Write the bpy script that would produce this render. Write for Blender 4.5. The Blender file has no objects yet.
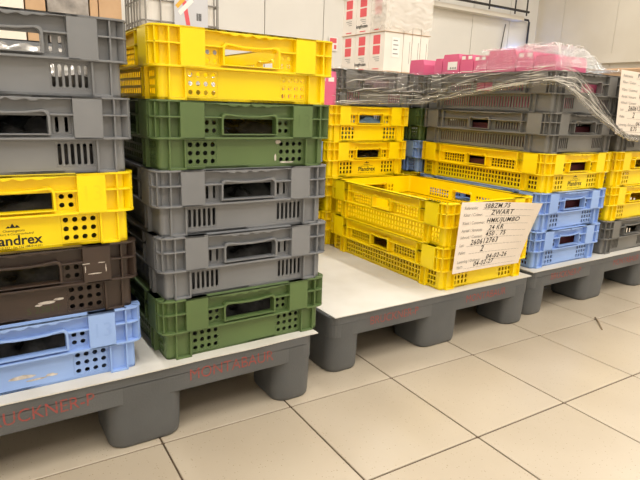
import bpy, math, random
from mathutils import Vector, Matrix, noise
random.seed(7)
scene = bpy.context.scene
COL = scene.collection

# ------------------------------------------------------------------ camera
CX, CY, CZ, YAW, PITCH, ROLL, FPX = -0.2898, -1.0372, 0.6910, 0.5818, -0.2422, 0.0352, 548.54
fw = Vector((math.sin(YAW)*math.cos(PITCH), math.cos(YAW)*math.cos(PITCH), math.sin(PITCH)))
rt = Vector((math.cos(YAW), -math.sin(YAW), 0)); up = rt.cross(fw)
r2 = rt*math.cos(ROLL)+up*math.sin(ROLL); u2 = -rt*math.sin(ROLL)+up*math.cos(ROLL)
cd = bpy.data.cameras.new('camera'); cam = bpy.data.objects.new('camera', cd); COL.objects.link(cam)
cd.sensor_width = 36; cd.lens = FPX*36/640; cd.clip_start = .02; cd.clip_end = 60
m = Matrix.Identity(4)
for i in range(3):
    m[i][0], m[i][1], m[i][2] = r2[i], u2[i], -fw[i]
m.translation = (CX, CY, CZ); cam.matrix_world = m
scene.camera = cam

# ------------------------------------------------------------------ world, lamps, exposure
w = bpy.data.worlds.new('world'); scene.world = w; w.use_nodes = True
w.node_tree.nodes['Background'].inputs[0].default_value = (1, .95, .88, 1)
w.node_tree.nodes['Background'].inputs[1].default_value = .05
vs = scene.view_settings
vs.view_transform = 'Standard'; vs.look = 'None'; vs.exposure = -0.88; vs.gamma = 1; vs.use_curve_mapping = False
LAMP_W = 75.0
LAMP_COL = (1.0, .98, .94)
ROOM = (-4.0, 11.0, -5.0, 7.5, 4.4)
LAMP_SPOTS = [(x, y) for x in (-2.2, -0.1, 2.0, 4.4, 7.0, 9.4) for y in (-3.4, -1.5, 1.4, 4.8)]
for i, (x, y) in enumerate(LAMP_SPOTS):
    ld = bpy.data.lights.new('tube_light', 'AREA'); ld.shape = 'RECTANGLE'; ld.size = .22; ld.size_y = 1.45
    ld.energy = LAMP_W; ld.color = LAMP_COL
    lo = bpy.data.objects.new('tube_light', ld); COL.objects.link(lo); lo.location = (x, y, ROOM[4]-.13)

# ------------------------------------------------------------------ helpers
def lin(r, g, b):
    f = lambda c: (c/255/12.92) if c <= 10 else ((c/255+.055)/1.055)**2.4
    return (f(r), f(g), f(b), 1)

class MB:
    def __init__(s): s.v = []; s.f = []
    def add(s, pts, faces):
        o = len(s.v); s.v += [tuple(p) for p in pts]; s.f += [tuple(o+i for i in f) for f in faces]
    def box(s, x0, x1, y0, y1, z0, z1):
        s.add([(x0,y0,z0),(x1,y0,z0),(x1,y1,z0),(x0,y1,z0),(x0,y0,z1),(x1,y0,z1),(x1,y1,z1),(x0,y1,z1)],
              [(3,2,1,0),(4,5,6,7),(0,1,5,4),(1,2,6,5),(2,3,7,6),(3,0,4,7)])
    def prism(s, rings, cap0=True, cap1=True):
        n = len(rings[0]); pts = [p for r in rings for p in r]; fs = []
        for k in range(len(rings)-1):
            for i in range(n):
                j = (i+1) % n; fs.append((k*n+i, k*n+j, (k+1)*n+j, (k+1)*n+i))
        if cap0: fs.append(tuple(range(n-1, -1, -1)))
        if cap1: fs.append(tuple((len(rings)-1)*n+i for i in range(n)))
        s.add(pts, fs)
    def tube(s, pts, r, n=8):
        rings = []
        P = [Vector(p) for p in pts]
        for i, p in enumerate(P):
            t = (P[min(i+1, len(P)-1)]-P[max(i-1, 0)]).normalized()
            a = t.cross(Vector((0,0,1)))
            if a.length < .1: a = t.cross(Vector((0,1,0)))
            a.normalize(); b = t.cross(a)
            rings.append([p+a*r*math.cos(k*2*math.pi/n)+b*r*math.sin(k*2*math.pi/n) for k in range(n)])
        s.prism(rings)
    def mesh(s, name, smooth=False):
        me = bpy.data.meshes.new(name); me.from_pydata(s.v, [], s.f)
        if smooth:
            for p in me.polygons: p.use_smooth = True
        me.update(); return me

def put(name, me, mat=None, parent=None, loc=None, rot=None):
    o = bpy.data.objects.new(name, me); COL.objects.link(o)
    if mat is not None:
        if not me.materials: me.materials.append(None)
        o.material_slots[0].link = 'OBJECT'; o.material_slots[0].material = mat
    if parent: o.parent = parent
    if loc: o.location = loc
    if rot: o.rotation_euler = rot
    return o
def empty(name, loc, rz=0):
    o = bpy.data.objects.new(name, None); COL.objects.link(o); o.location = loc; o.rotation_euler = (0,0,rz); o.empty_display_size = .05
    return o
def tag(o, label, cat, group=None):
    o['label'] = label; o['category'] = cat
    if group: o['group'] = group
    return o
def struct(o): o['kind'] = 'structure'; return o
def rrect(hx, hy, r, n=5, cx=0, cy=0):
    out = []
    for (sx, sy, a0) in ((1,1,0),(-1,1,90),(-1,-1,180),(1,-1,270)):
        for k in range(n+1):
            a = math.radians(a0+90*k/n)
            out.append((cx+sx*(hx-r)+r*math.cos(a), cy+sy*(hy-r)+r*math.sin(a)))
    return out
def bevel_smooth(o, width=.003, seg=2):
    mo = o.modifiers.new('bevel', 'BEVEL'); mo.width = width; mo.segments = seg; mo.limit_method = 'ANGLE'
    return o

_text_cache = {}
def text_mesh(body, size, shear=0, bold=0, align='LEFT'):
    k = (body, size, shear, bold, align)
    if k in _text_cache: return _text_cache[k]
    c = bpy.data.curves.new('lettering', 'FONT'); c.body = body; c.size = size; c.shear = shear; c.offset = bold; c.align_x = align
    c.resolution_u = 3
    if shear > .1: c.space_character = 1.14
    o = bpy.data.objects.new('lettering', c); COL.objects.link(o)
    dg = bpy.context.evaluated_depsgraph_get()
    me = bpy.data.meshes.new_from_object(o.evaluated_get(dg)); me.name = 'lettering'
    bpy.data.objects.remove(o); bpy.data.curves.remove(c)
    _text_cache[k] = me
    return me

# ------------------------------------------------------------------ materials
def mat(name, col, rough=.5, col2=None, nscale=12, namt=.5, bump=0, bscale=200, bevel=0, metallic=0, trans=0, spec=.5, objvar=0, detail=4):
    M = bpy.data.materials.new(name); M.use_nodes = True
    nt = M.node_tree; N = nt.nodes; L = nt.links; b = N['Principled BSDF']
    b.inputs['Roughness'].default_value = rough; b.inputs['Metallic'].default_value = metallic
    b.inputs['Specular IOR Level'].default_value = spec
    tc = N.new('ShaderNodeTexCoord')
    src = None
    if col2 is not None:
        n = N.new('ShaderNodeTexNoise'); n.inputs['Scale'].default_value = nscale; n.inputs['Detail'].default_value = detail
        L.new(tc.outputs['Object'], n.inputs['Vector'])
        cr = N.new('ShaderNodeValToRGB'); cr.color_ramp.elements[0].position = .5-.25*namt; cr.color_ramp.elements[1].position = .5+.25/namt*.5
        cr.color_ramp.elements[0].color = col2; cr.color_ramp.elements[1].color = col
        L.new(n.outputs['Fac'], cr.inputs['Fac']); src = cr.outputs['Color']
        mr = N.new('ShaderNodeMapRange'); mr.inputs['To Min'].default_value = min(1, rough+.12); mr.inputs['To Max'].default_value = max(.02, rough-.06)
        L.new(n.outputs['Fac'], mr.inputs['Value']); L.new(mr.outputs['Result'], b.inputs['Roughness'])
    else:
        rgb = N.new('ShaderNodeRGB'); rgb.outputs[0].default_value = col; src = rgb.outputs[0]
    if objvar:
        oi = N.new('ShaderNodeObjectInfo'); hs = N.new('ShaderNodeHueSaturation')
        mr2 = N.new('ShaderNodeMapRange'); mr2.inputs['To Min'].default_value = 1-objvar; mr2.inputs['To Max'].default_value = 1+objvar
        L.new(oi.outputs['Random'], mr2.inputs['Value']); L.new(mr2.outputs['Result'], hs.inputs['Value'])
        L.new(src, hs.inputs['Color']); src = hs.outputs['Color']
    L.new(src, b.inputs['Base Color'])
    nrm = None
    if bevel:
        bv = N.new('ShaderNodeBevel'); bv.samples = 4; bv.inputs['Radius'].default_value = bevel; nrm = bv.outputs['Normal']
    if bump:
        n2 = N.new('ShaderNodeTexNoise'); n2.inputs['Scale'].default_value = bscale; n2.inputs['Detail'].default_value = 3
        L.new(tc.outputs['Object'], n2.inputs['Vector'])
        bp = N.new('ShaderNodeBump'); bp.inputs['Strength'].default_value = bump; bp.inputs['Distance'].default_value = .002
        L.new(n2.outputs['Fac'], bp.inputs['Height'])
        if nrm: L.new(nrm, bp.inputs['Normal'])
        nrm = bp.outputs['Normal']
    if nrm: L.new(nrm, b.inputs['Normal'])
    if trans:
        t = N.new('ShaderNodeBsdfTranslucent'); L.new(src, t.inputs['Color'])
        mx = N.new('ShaderNodeMixShader'); mx.inputs[0].default_value = trans
        L.new(b.outputs[0], mx.inputs[1]); L.new(t.outputs[0], mx.inputs[2])
        L.new(mx.outputs[0], N['Material Output'].inputs['Surface'])
    return M

def plastic(name, c, c2, trans=0, rough=.38):
    return mat(name, c, rough, c2, 7, .8, .04, 90, .0016, trans=trans)
M_YEL = plastic('yellow_plastic', lin(255,224,0), lin(250,214,0), .02, .33)
M_GRN = plastic('green_plastic', lin(92,114,66), lin(84,104,60))
M_GRY = plastic('grey_plastic', lin(126,127,129), lin(115,116,118))
M_DGR = plastic('worn_grey_plastic', lin(118,116,112), lin(102,101,97))
M_BLU = plastic('blue_plastic', lin(150,180,232), lin(136,166,222))
M_BRN = plastic('brown_plastic', lin(62,48,40), lin(52,40,33))
M_PAL = mat('dark_grey_pallet_plastic', lin(92,93,93), .5, lin(80,81,81), 6, .8, .25, 260, .003)
M_RED = mat('red_stencil_paint', lin(160,66,60), .7, lin(104,88,82), 220, .9)
M_SHEET = mat('white_sheet', lin(216,212,204), .55, lin(196,190,178), 5, .7, .05, 60)
M_INK = mat('black_ink', lin(22,20,22), .6)
M_FADED = mat('faded_print', lin(70,62,30), .6)
M_PRINT = mat('grey_print', lin(140,136,132), .6)
M_PAPER = mat('paper', lin(240,228,214), .6, lin(234,221,206), 3, .6)
M_FILMBLK = mat('black_film', (.34,.34,.35,1), .2, (.03,.03,.031,1), 22, .8, bump=.7, bscale=45, metallic=.6)
M_PINK = mat('pink_card', lin(222,104,142), .5, lin(212,94,132), 8, .7)
M_PINK_SHADE = mat('pink_card_painted_shade', lin(104,44,52), .6, lin(84,36,44), 8, .7)  # pink card darkened, the shade inside the crates painted into its colour
M_WHITE = mat('white_print', lin(240,236,230), .6)
M_TAN = mat('tan_card', lin(205,170,132), .7, lin(192,156,118), 9, .7)
M_CREAM = mat('cream_card', lin(240,230,215), .7)
M_WCARD = mat('white_card', lin(240,232,222), .6, lin(230,222,212), 4, .7)
M_REDP = mat('red_print', lin(224,92,98), .6)
M_WOOD = mat('pallet_wood', lin(206,174,132), .7, lin(178,144,102), 18, .7)
M_WOOD_DARK = mat('dry_straw', lin(140,120,94), .8)
M_STEEL = mat('galvanised_steel', lin(150,146,140), .4, metallic=.7)
M_DARK = mat('black_paint', lin(40,38,36), .45)
M_TANK = mat('white_tank_plastic', lin(236,230,220), .4)
M_WALL = mat('wall_panel', lin(232,228,220), .45, lin(226,222,214), 1.2, .7)
M_WALLR = mat('beige_wall_panel', lin(218,209,192), .5, lin(210,200,182), 1.2, .7)
M_SEAM = mat('wall_seam', lin(120,114,106), .7)
M_CEIL = mat('ceiling_white', lin(225,222,216), .7)
M_GROUT = mat('grout', lin(92,74,56), .85, lin(74,60,46), 30, .7)
M_RESIDUE = mat('label_residue', lin(214,206,196), .8, lin(170,160,150), 120, .8)
M_BLUEBAG = mat('pale_blue_film', lin(170,205,230), .3)
M_STAIN = mat('tank_label', lin(205,205,208), .35)
M_ORANGE = mat('orange_tag', lin(226,176,60), .5)

def film_material():
    M = bpy.data.materials.new('clear_stretch_film'); M.use_nodes = True
    nt = M.node_tree; N = nt.nodes; L = nt.links; N.clear()
    out = N.new('ShaderNodeOutputMaterial'); mx = N.new('ShaderNodeMixShader'); tr = N.new('ShaderNodeBsdfTransparent')
    gl = N.new('ShaderNodeBsdfGlossy'); gl.inputs['Roughness'].default_value = .14; gl.inputs['Color'].default_value = (.95,.93,.9,1)
    tr.inputs['Color'].default_value = (.94,.94,.94,1)
    df = N.new('ShaderNodeBsdfDiffuse'); df.inputs['Color'].default_value = (.9,.88,.84,1)
    m2 = N.new('ShaderNodeMixShader'); m2.inputs[0].default_value = .30
    lw = N.new('ShaderNodeLayerWeight'); lw.inputs['Blend'].default_value = .3
    mr = N.new('ShaderNodeMapRange'); mr.inputs['From Min'].default_value = .22; mr.inputs['To Min'].default_value = .03; mr.inputs['To Max'].default_value = .95
    tc = N.new('ShaderNodeTexCoord'); mp = N.new('ShaderNodeMapping'); mp.inputs['Scale'].default_value = (1,1,3.2); mp.inputs['Rotation'].default_value = (.12,.2,0)
    n = N.new('ShaderNodeTexNoise'); n.inputs['Scale'].default_value = 24; n.inputs['Detail'].default_value = 7; n.inputs['Distortion'].default_value = 1.6
    bp = N.new('ShaderNodeBump'); bp.inputs['Strength'].default_value = .6; bp.inputs['Distance'].default_value = .02
    L.new(tc.outputs['Object'], mp.inputs['Vector']); L.new(mp.outputs[0], n.inputs['Vector']); L.new(n.outputs['Fac'], bp.inputs['Height'])
    L.new(bp.outputs[0], gl.inputs['Normal']); L.new(bp.outputs[0], lw.inputs['Normal'])
    L.new(lw.outputs['Facing'], mr.inputs['Value']); L.new(mr.outputs[0], mx.inputs[0])
    L.new(gl.outputs[0], m2.inputs[1]); L.new(df.outputs[0], m2.inputs[2])
    L.new(tr.outputs[0], mx.inputs[1]); L.new(m2.outputs[0], mx.inputs[2]); L.new(mx.outputs[0], out.inputs['Surface'])
    return M
M_FILM = film_material()

def tile_material():
    M = mat('beige_porcelain_tile', lin(184,171,151), .30, lin(174,160,139), 3.0, .8, objvar=.025)
    nt = M.node_tree; N = nt.nodes; L = nt.links; b = N['Principled BSDF']
    src = b.inputs['Base Color'].links[0].from_socket
    tc = N.new('ShaderNodeTexCoord'); oi = N.new('ShaderNodeObjectInfo'); ad = N.new('ShaderNodeVectorMath')
    L.new(tc.outputs['Object'], ad.inputs[0]); L.new(oi.outputs['Location'], ad.inputs[1])
    v = N.new('ShaderNodeTexVoronoi'); v.inputs['Scale'].default_value = 170; L.new(ad.outputs[0], v.inputs['Vector'])
    cr = N.new('ShaderNodeValToRGB'); cr.color_ramp.elements[0].position = .10; cr.color_ramp.elements[1].position = .22
    cr.color_ramp.elements[0].color = (0,0,0,1); cr.color_ramp.elements[1].color = (1,1,1,1)
    L.new(v.outputs['Distance'], cr.inputs[0])
    # only some cells carry a speck
    sp = N.new('ShaderNodeSeparateColor'); L.new(v.outputs['Color'], sp.inputs[0])
    th = N.new('ShaderNodeMath'); th.operation = 'GREATER_THAN'; th.inputs[1].default_value = .28; L.new(sp.outputs[0], th.inputs[0])
    mxm = N.new('ShaderNodeMath'); mxm.operation = 'MAXIMUM'; L.new(cr.outputs[0], mxm.inputs[0]); L.new(th.outputs[0], mxm.inputs[1])
    mx = N.new('ShaderNodeMix'); mx.data_type = 'RGBA'
    L.new(mxm.outputs[0], mx.inputs[0]); mx.inputs[6].default_value = lin(140,122,98); L.new(src, mx.inputs[7])
    L.new(mx.outputs[2], b.inputs['Base Color'])
    return M
M_TILE = tile_material()

# ------------------------------------------------------------------ room shell
X0, X1, Y0, Y1, ZC = ROOM
mb = MB(); mb.box(X0, X1, Y0, Y1, -.12, -.0025)
floor = struct(put('floor', mb.mesh('floor'), M_GROUT))
TS, TR, GX, GY = .3003, -.0258, .6001, -.0482
g = .002
mb = MB(); hw = TS/2-g
r0 = [(p[0], p[1], -.009) for p in rrect(hw, hw, .002, 1)]
r1 = [(p[0], p[1], -.0008) for p in rrect(hw, hw, .002, 1)]
r2_ = [(p[0], p[1], 0) for p in rrect(hw-.0009, hw-.0009, .002, 1)]
mb.prism([r0, r1, r2_], cap0=False)
tile_me = mb.mesh('floor_tile')
cr_, sr_ = math.cos(TR), math.sin(TR)
rest = MB()
for i in range(-16, 36):
    for j in range(-18, 26):
        a, b = (i+.5)*TS, (j+.5)*TS
        x, y = GX+a*cr_-b*sr_, GY+a*sr_+b*cr_
        if not (X0+.2 < x < X1-.2 and Y0+.2 < y < Y1-.2): continue
        if -1.3 < x < 3.2 and -1.25 < y < 1.9:
            t = put('floor_tile', tile_me, M_TILE, floor, (x, y, 0), (0, 0, TR))
        else:
            rest.add([(x+sx*hw, y+sy*hw, 0) for sx, sy in ((-1,-1),(1,-1),(1,1),(-1,1))], [(0,1,2,3)])
rt_o = put('tiled_area', rest.mesh('tiled_area'), M_TILE, floor); rt_o['kind'] = 'stuff'

def panel_wall(name, m_, seams, axis, pos, lo, hi, seam_m=None):
    """wall slab with separate cladding panels in front of it; axis 'y': wall at y=pos facing -y"""
    mb = MB()
    if axis == 'y': mb.box(lo, hi, pos, pos+.15, 0, ZC)
    elif axis == 'x': mb.box(pos, pos+.15, lo, hi, 0, ZC)
    wl = struct(put(name, mb.mesh(name), seam_m or M_SEAM))
    ed = [lo]+seams+[hi]
    for a, b in zip(ed[:-1], ed[1:]):
        mb = MB()
        if axis == 'y': mb.box(a+.008, b-.008, pos-.03, pos, .0, ZC)
        else: mb.box(pos-.03, pos, a+.003, b-.003, .0, ZC)
        put('wall_panel', mb.mesh('wall_panel'), m_, wl)
    return wl
wall_back = panel_wall('wall_back', M_WALL, [-3.2,-2.0,-.8,.4,1.6,2.8,4.08,5.22,6.45,7.70,8.9,10.05], 'y', Y1, X0, X1)
wall_right = panel_wall('wall_right', M_WALLR, [-4,-2.8,-1.6,-.4,.8,2.0,3.2,4.4,5.6,6.8], 'x', X1, Y0, Y1, M_WALLR)
mb = MB(); mb.box(X0-.15, X0, Y0, Y1, 0, ZC); struct(put('wall_left', mb.mesh('wall_left'), M_WALL))
mb = MB(); mb.box(X0, X1, Y0-.15, Y0, 0, ZC); struct(put('wall_front', mb.mesh('wall_front'), M_WALL))
mb = MB(); mb.box(X0, X1, Y0, Y1, ZC, ZC+.1); ceil = struct(put('ceiling', mb.mesh('ceiling'), M_CEIL))
mb = MB(); mb.box(-.14, .14, -.78, .78, -.11, 0)
lum = mb.mesh('luminaire')
for x, y in LAMP_SPOTS: put('luminaire', lum, M_WHITE, ceil, (x, y, ZC))
# bumper ledge on the right wall
mb = MB(); mb.box(X1-.15, X1-.03, Y0, Y1-.03, 1.70, 1.88)
ledge = struct(put("trim_1", mb.mesh("trim_1"), M_WALLR))

# ------------------------------------------------------------------ crates
H = .1321; HP = .1618
W2, L2 = .2, .3
D = .014; T = .003; R = .024; ZB = .060
def side_map(k):
    if k == 0: return lambda s, z, d: (s, -L2+d, z)
    if k == 2: return lambda s, z, d: (-s, L2-d, z)
    if k == 3: return lambda s, z, d: (-W2+d, -s, z)
    return lambda s, z, d: (W2-d, s, z)
def sbox(mb, k, s0, s1, z0, z1, d0, d1):
    f = side_map(k)
    mb.add([f(s0,z0,d0),f(s1,z0,d0),f(s1,z0,d1),f(s0,z0,d1),f(s0,z1,d0),f(s1,z1,d0),f(s1,z1,d1),f(s0,z1,d1)],
           [(3,2,1,0),(4,5,6,7),(0,1,5,4),(1,2,6,5),(2,3,7,6),(3,0,4,7)])
def hole_pts(shape, cs, cz, fs, fz):
    """fs, fz half sizes; vertices grouped by quadrant"""
    if shape == 'rect': return [[(cs+fs, cz+fz)], [(cs-fs, cz+fz)], [(cs-fs, cz-fz)], [(cs+fs, cz-fz)]]
    out = []
    m_ = 3
    for q in range(4):
        l = []
        for k in range(m_):
            a = math.radians(90*q+15+30*k)
            if shape == 'round': l.append((cs+fs*math.cos(a), cz+fz*math.sin(a)))
            else:  # slot: half discs at the two ends
                sg = 1 if q in (0, 1) else -1
                l.append((cs+fs*math.cos(a), cz+sg*(fz-fs)+fs*math.sin(a)))
        out.append(l)
    return out
def perforated(mb, k, s0, s1, z0, z1, groups, d=D, t=T):
    f = side_map(k)
    ss = sorted({s0, s1, *[x for gr in groups for x in gr[0:2]]}); zs = sorted({z0, z1, *[x for gr in groups for x in gr[2:4]]})
    def cell(a, b, c, e, shape, fs, fz):
        cor = [(b, e), (a, e), (a, c), (b, c)]
        if shape is None:
            for dd in (d, d+t): mb.add([f(p[0], p[1], dd) for p in cor], [(0,1,2,3)])
            return
        q = hole_pts(shape, (a+b)/2, (c+e)/2, fs, fz)
        flat = [p for l in q for p in l]; n = len(flat); mm = n//4
        fs_ = []
        for i in range(4):
            j = (i+1) % 4
            for kk in range(mm-1): fs_.append((i, 4+i*mm+kk, 4+i*mm+kk+1))
            fs_.append((i, 4+i*mm+mm-1, 4+j*mm, j))
        for dd in (d, d+t): mb.add([f(p[0], p[1], dd) for p in cor+flat], fs_)
        mb.add([f(p[0], p[1], d) for p in flat]+[f(p[0], p[1], d+t) for p in flat], [(i, (i+1) % n, n+(i+1) % n, n+i) for i in range(n)])
    for a, b in zip(ss[:-1], ss[1:]):
        for c, e in zip(zs[:-1], zs[1:]):
            ms, mz = (a+b)/2, (c+e)/2
            gr = next((g_ for g_ in groups if g_[0] < ms < g_[1] and g_[2] < mz < g_[3]), None)
            if gr is None: cell(a, b, c, e, None, 0, 0); continue
            _, _, _, _, nc, nr, shape, fs, fz = gr
            # a group may be cut by another group's breakpoints: only build it from its own corner
            if shape == 'open':
                continue
            if abs(a-gr[0]) < 1e-9 and abs(c-gr[2]) < 1e-9:
                A, B_, C_, E_ = gr[0:4]
                for i in range(nc):
                    for j in range(nr):
                        cell(A+(B_-A)*i/nc, A+(B_-A)*(i+1)/nc, C_+(E_-C_)*j/nr, C_+(E_-C_)*(j+1)/nr, shape, fs, fz)
def arcs(mb, z0, z1, r_out, r_in):
    for cx, cy, a0 in ((1,1,0),(-1,1,90),(-1,-1,180),(1,-1,270)):
        n = 5
        for rr in (r_out, r_in):
            pts = []
            for k in range(n+1):
                a = math.radians(a0+90*k/n)
                x, y = cx*(W2-R)+rr*math.cos(a), cy*(L2-R)+rr*math.sin(a)
                pts += [(x, y, z0), (x, y, z1)]
            mb.add(pts, [(2*i, 2*i+2, 2*i+3, 2*i+1) for i in range(n)])
def ring(mb, z0, z1, d0, d1):
    o = rrect(W2-d0, L2-d0, R-d0, 5); i = rrect(W2-d1, L2-d1, R-d1, 5); n = len(o)
    pts = [(x, y, z0) for x, y in o]+[(x, y, z1) for x, y in o]+[(x, y, z1) for x, y in i]+[(x, y, z0) for x, y in i]
    fs = []
    for k in range(n):
        j = (k+1) % n
        for q in range(4): fs.append((q*n+k, q*n+j, ((q+1) % 4)*n+j, ((q+1) % 4)*n+k))
    mb.add(pts, fs)
def corner_band(mb, z0, z1, d0, d1, la, lb):
    """horizontal rib around each corner; la along long side, lb along short side (distance from the corner)"""
    for sx in (1, -1):
        for sy in (1, -1):
            o, i = [], []
            for path, d in ((o, d0), (i, d1)):
                r = R-d
                path.append((sx*(W2-d), sy*(L2-la)))
                for k in range(6):
                    a = math.radians(90*k/5); path.append((sx*(W2-R+r*math.cos(a)), sy*(L2-R+r*math.sin(a))))
                path.append((sx*(W2-lb), sy*(L2-d)))
            n = len(o)
            pts = [(x, y, z0) for x, y in o]+[(x, y, z1) for x, y in o]+[(x, y, z1) for x, y in i]+[(x, y, z0) for x, y in i]
            fs = []
            for k in range(n-1):
                for q in range(4): fs.append((q*n+k, q*n+k+1, ((q+1) % 4)*n+k+1, ((q+1) % 4)*n+k))
            mb.add(pts, fs)
def grip_mesh(k, hw_):
    f = side_map(k); mb = MB()
    def loop(e):
        z0, z1 = .069-e*.5, .1055+e; h_ = hw_+e; r = .009
        pts = [(-h_, z0), (h_, z0), (h_, z1-r)]
        for q in range(1, 5): a = math.radians(90*q/4); pts.append((h_-r+r*math.cos(a), z1-r+r*math.sin(a)))
        pts += [(h_*.45, z1-.003), (0, z1-.004), (-h_*.45, z1-.003)]
        for q in range(0, 4): a = math.radians(90+90*q/4); pts.append((-h_+r+r*math.cos(a), z1-r+r*math.sin(a)))
        pts.append((-h_, z1-r)); return pts
    a, b = loop(.0038), loop(0)
    n = len(a); pts = []
    for lp, d in ((a, .001), (a, D+.001), (b, D+T+.004), (b, .001)): pts += [f(s, z, d) for s, z in lp]
    fs = []
    for i in range(n):
        j = (i+1) % n
        for q in range(4): fs.append((q*n+i, q*n+j, ((q+1) % 4)*n+j, ((q+1) % 4)*n+i))
    mb.add(pts, fs); return mb.mesh('hand_grip')

def crate_meshes(kind):
    body, rim = MB(), MB()
    # base
    o = rrect(W2-D, L2-D, R-D, 5)
    body.prism([[(x, y, 0) for x, y in o], [(x, y, .005) for x, y in o]])
    arcs(body, 0, ZB, R-D, R-D-T); arcs(rim, ZB, H, R-D, R-D-T)
    for k in range(4):
        short = k in (0, 2); half = W2 if short else L2; e = half-R
        gb, gu = [], []
        if short:
            for s in (-1, 1):
                a, b = sorted((s*.070, s*.132))
                if kind == 'slot': gb.append((a, b, .012, .054, 6, 1, 'slot', .0031, .0185))
                elif kind == 'round': gb.append((a, b, .007, .056, 4, 3, 'round', .0047, .0047))
                else: gb.append((a, b, .008, .055, 4, 3, 'rect', .0041, .0053))
                a, b = sorted((s*.0665, s*.0965))
                if kind == 'slot': gu.append((a, b, .0685, .0995, 2, 1, 'slot', .0027, .013))
                elif kind == 'round': gu.append((a, b, .0675, .0985, 2, 2, 'round', .0045, .0045))
                else: gu.append((a, b, .0675, .0985, 2, 2, 'rect', .0041, .0053))
            hw_ = .059; pan = (.099, .147); cells = (.1675,); low = (.1365, .167)
        else:
            if kind == 'slot':
                gb.append((-.2, .2, .010, .055, 34, 1, 'slot', .0028, .019))
            else: gb.append((-.2, .2, .008, .055, 28, 3, 'rect', .0041, .0053))
            for s in (-1, 1):
                if kind != 'slot':
                    a, b = sorted((s*.231, s*.266)); gb.append((a, b, .008, .055, 3, 3, 'rect', .0041, .0053))
                a, b = sorted((s*.066, s*.168))
                if kind == 'slot': gu.append((a, b, .068, .0985, 9, 1, 'slot', .0028, .0135))
                else: gu.append((a, b, .0675, .0985, 8, 3, 'rect', .0042, .0038))
            hw_ = .045; pan = (.21, .266); cells = (.185,); low = (.205, .226)
        gu.append((-hw_, hw_, .0675 if True else 0, .0985, 1, 1, 'open', 0, 0))
        perforated(body, k, -e, e, 0, ZB, gb)
        perforated(rim, k, -e, e, ZB, H, gu)
        for s in (-1, 1):
            a, b = sorted((s*pan[0], s*pan[1])); sbox(rim, k, a, b, ZB, H, 0, D)           # smooth panel
            for c in cells: sbox(rim, k, s*c-.0013, s*c+.0013, ZB, H, .0006, D)
            if not short: sbox(rim, k, s*(half-R)-.0013, s*(half-R)+.0013, ZB, H, .0006, D)
            a, b = sorted((s*(hw_+.003), s*pan[0])); sbox(rim, k, a, b, .0995, .1025, .001, D)   # bar beside the grip
            for c in low: sbox(body, k, s*c-.0016, s*c+.0016, 0, ZB, .0055, D)
            a, b = sorted((s*low[0], s*low[1])); sbox(body, k, a, b, 0, .004, .0055, D)
            if not short:
                a, b = sorted((s*.185, s*pan[0])); sbox(rim, k, a, b, .0995, .1025, .001, D)
        # scalloped lip above the grip
        n = 28; f = side_map(k); c = pan[0]
        top = [(-c+2*c*i/n, H) for i in range(n+1)]; bot = []
        for i in range(n+1):
            s = -c+2*c*i/n; amp = max(0, 1-(abs(s)/(c*.72))**6)
            bot.append((s, H-.0048-.0052*amp*abs(math.sin(s*math.pi/.026))))
        pts = [f(s, z, 0) for s, z in top]+[f(s, z, 0) for s, z in bot]+[f(s, z, .004) for s, z in bot]
        m1 = n+1
        rim.add(pts, [(i, i+1, m1+i+1, m1+i) for i in range(n)]+[(m1+i, m1+i+1, 2*m1+i+1, 2*m1+i) for i in range(n)])
    # ribs on the rounded corners
    for cx, cy, a0 in ((1,1,45),(-1,1,135),(-1,-1,225),(1,-1,315)):
        a = math.radians(a0); dv = Vector((math.cos(a), math.sin(a))); nv = Vector((-dv.y, dv.x))*.0013
        c = Vector((cx*(W2-R), cy*(L2-R)))
        q = [c+dv*(R-.0006)+nv, c+dv*(R-.0006)-nv, c+dv*(R-D)-nv, c+dv*(R-D)+nv]
        rim.prism([[(p.x, p.y, ZB) for p in q], [(p.x, p.y, H) for p in q]])
    ring(rim, H-.0035, H, 0, D+T); ring(rim, ZB-.001, ZB+.0028, 0, D+T)
    corner_band(rim, .0995, .1025, .0004, D, L2-.266, W2-.147)
    return {'body': body.mesh('body'), 'rim': rim.mesh('rim'),
            'grips': [grip_mesh(k, .059 if k in (0, 2) else .045) for k in range(4)]}
KINDS = {k: crate_meshes(k) for k in ('round', 'square', 'slot')}

def crate(kind, material, cx, cy, z, rz, label, group):
    c = empty('plastic_crate', (cx, cy, z), rz)
    tag(c, label, 'crate', group)
    me = KINDS[kind]
    put('body', me['body'], material, c); put('rim', me['rim'], material, c)
    for gm in me['grips']: put('hand_grip', gm, material, c)
    return c
def print_on(c, body, size, material, x, z, y=-L2+D-.0004, shear=0, bold=0, align='CENTER', name='printed_lettering'):
    return put(name, text_mesh(body, size, shear, bold, align), material, c, (x, y, z), (math.pi/2, 0, 0))
def brand(c, sc=1.0, material=None, x=0, dz=0):
    material = material or M_INK
    print_on(c, 'Plandrex', .0235*sc, material, x, .017+dz, bold=.0005)
    print_on(c, '02 108 010 012 - fax +32 108 014 011', .0054*sc, material, x, .0085+dz*.6)
    print_on(c, 'Champignons', .006*sc, material, x, .040+dz); print_on(c, 'Kwekerij & Conservenbedrijf', .005*sc, material, x, .0345+dz)
    mb = MB()
    for a, b, h_ in ((-.012,-.004,.004),(-.006,.003,.008),(.001,.010,.005)):
        mb.add([(x+a, -L2+D-.0004, .047+dz), (x+b, -L2+D-.0004, .047+dz), (x+(a+b)/2, -L2+D-.0004, .047+dz+h_)], [(0,1,2)])
    put('printed_emblem', mb.mesh('printed_emblem'), material, c)
def number(c, material, x, t='13'):
    me = text_mesh(t, .040, 0, 0, 'CENTER')
    o = put('moulded_number', me, material, c, (x, -L2-.0005, .083), (math.pi/2, 0, 0)); o.scale = (1, 1, 1)
    return o
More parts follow.
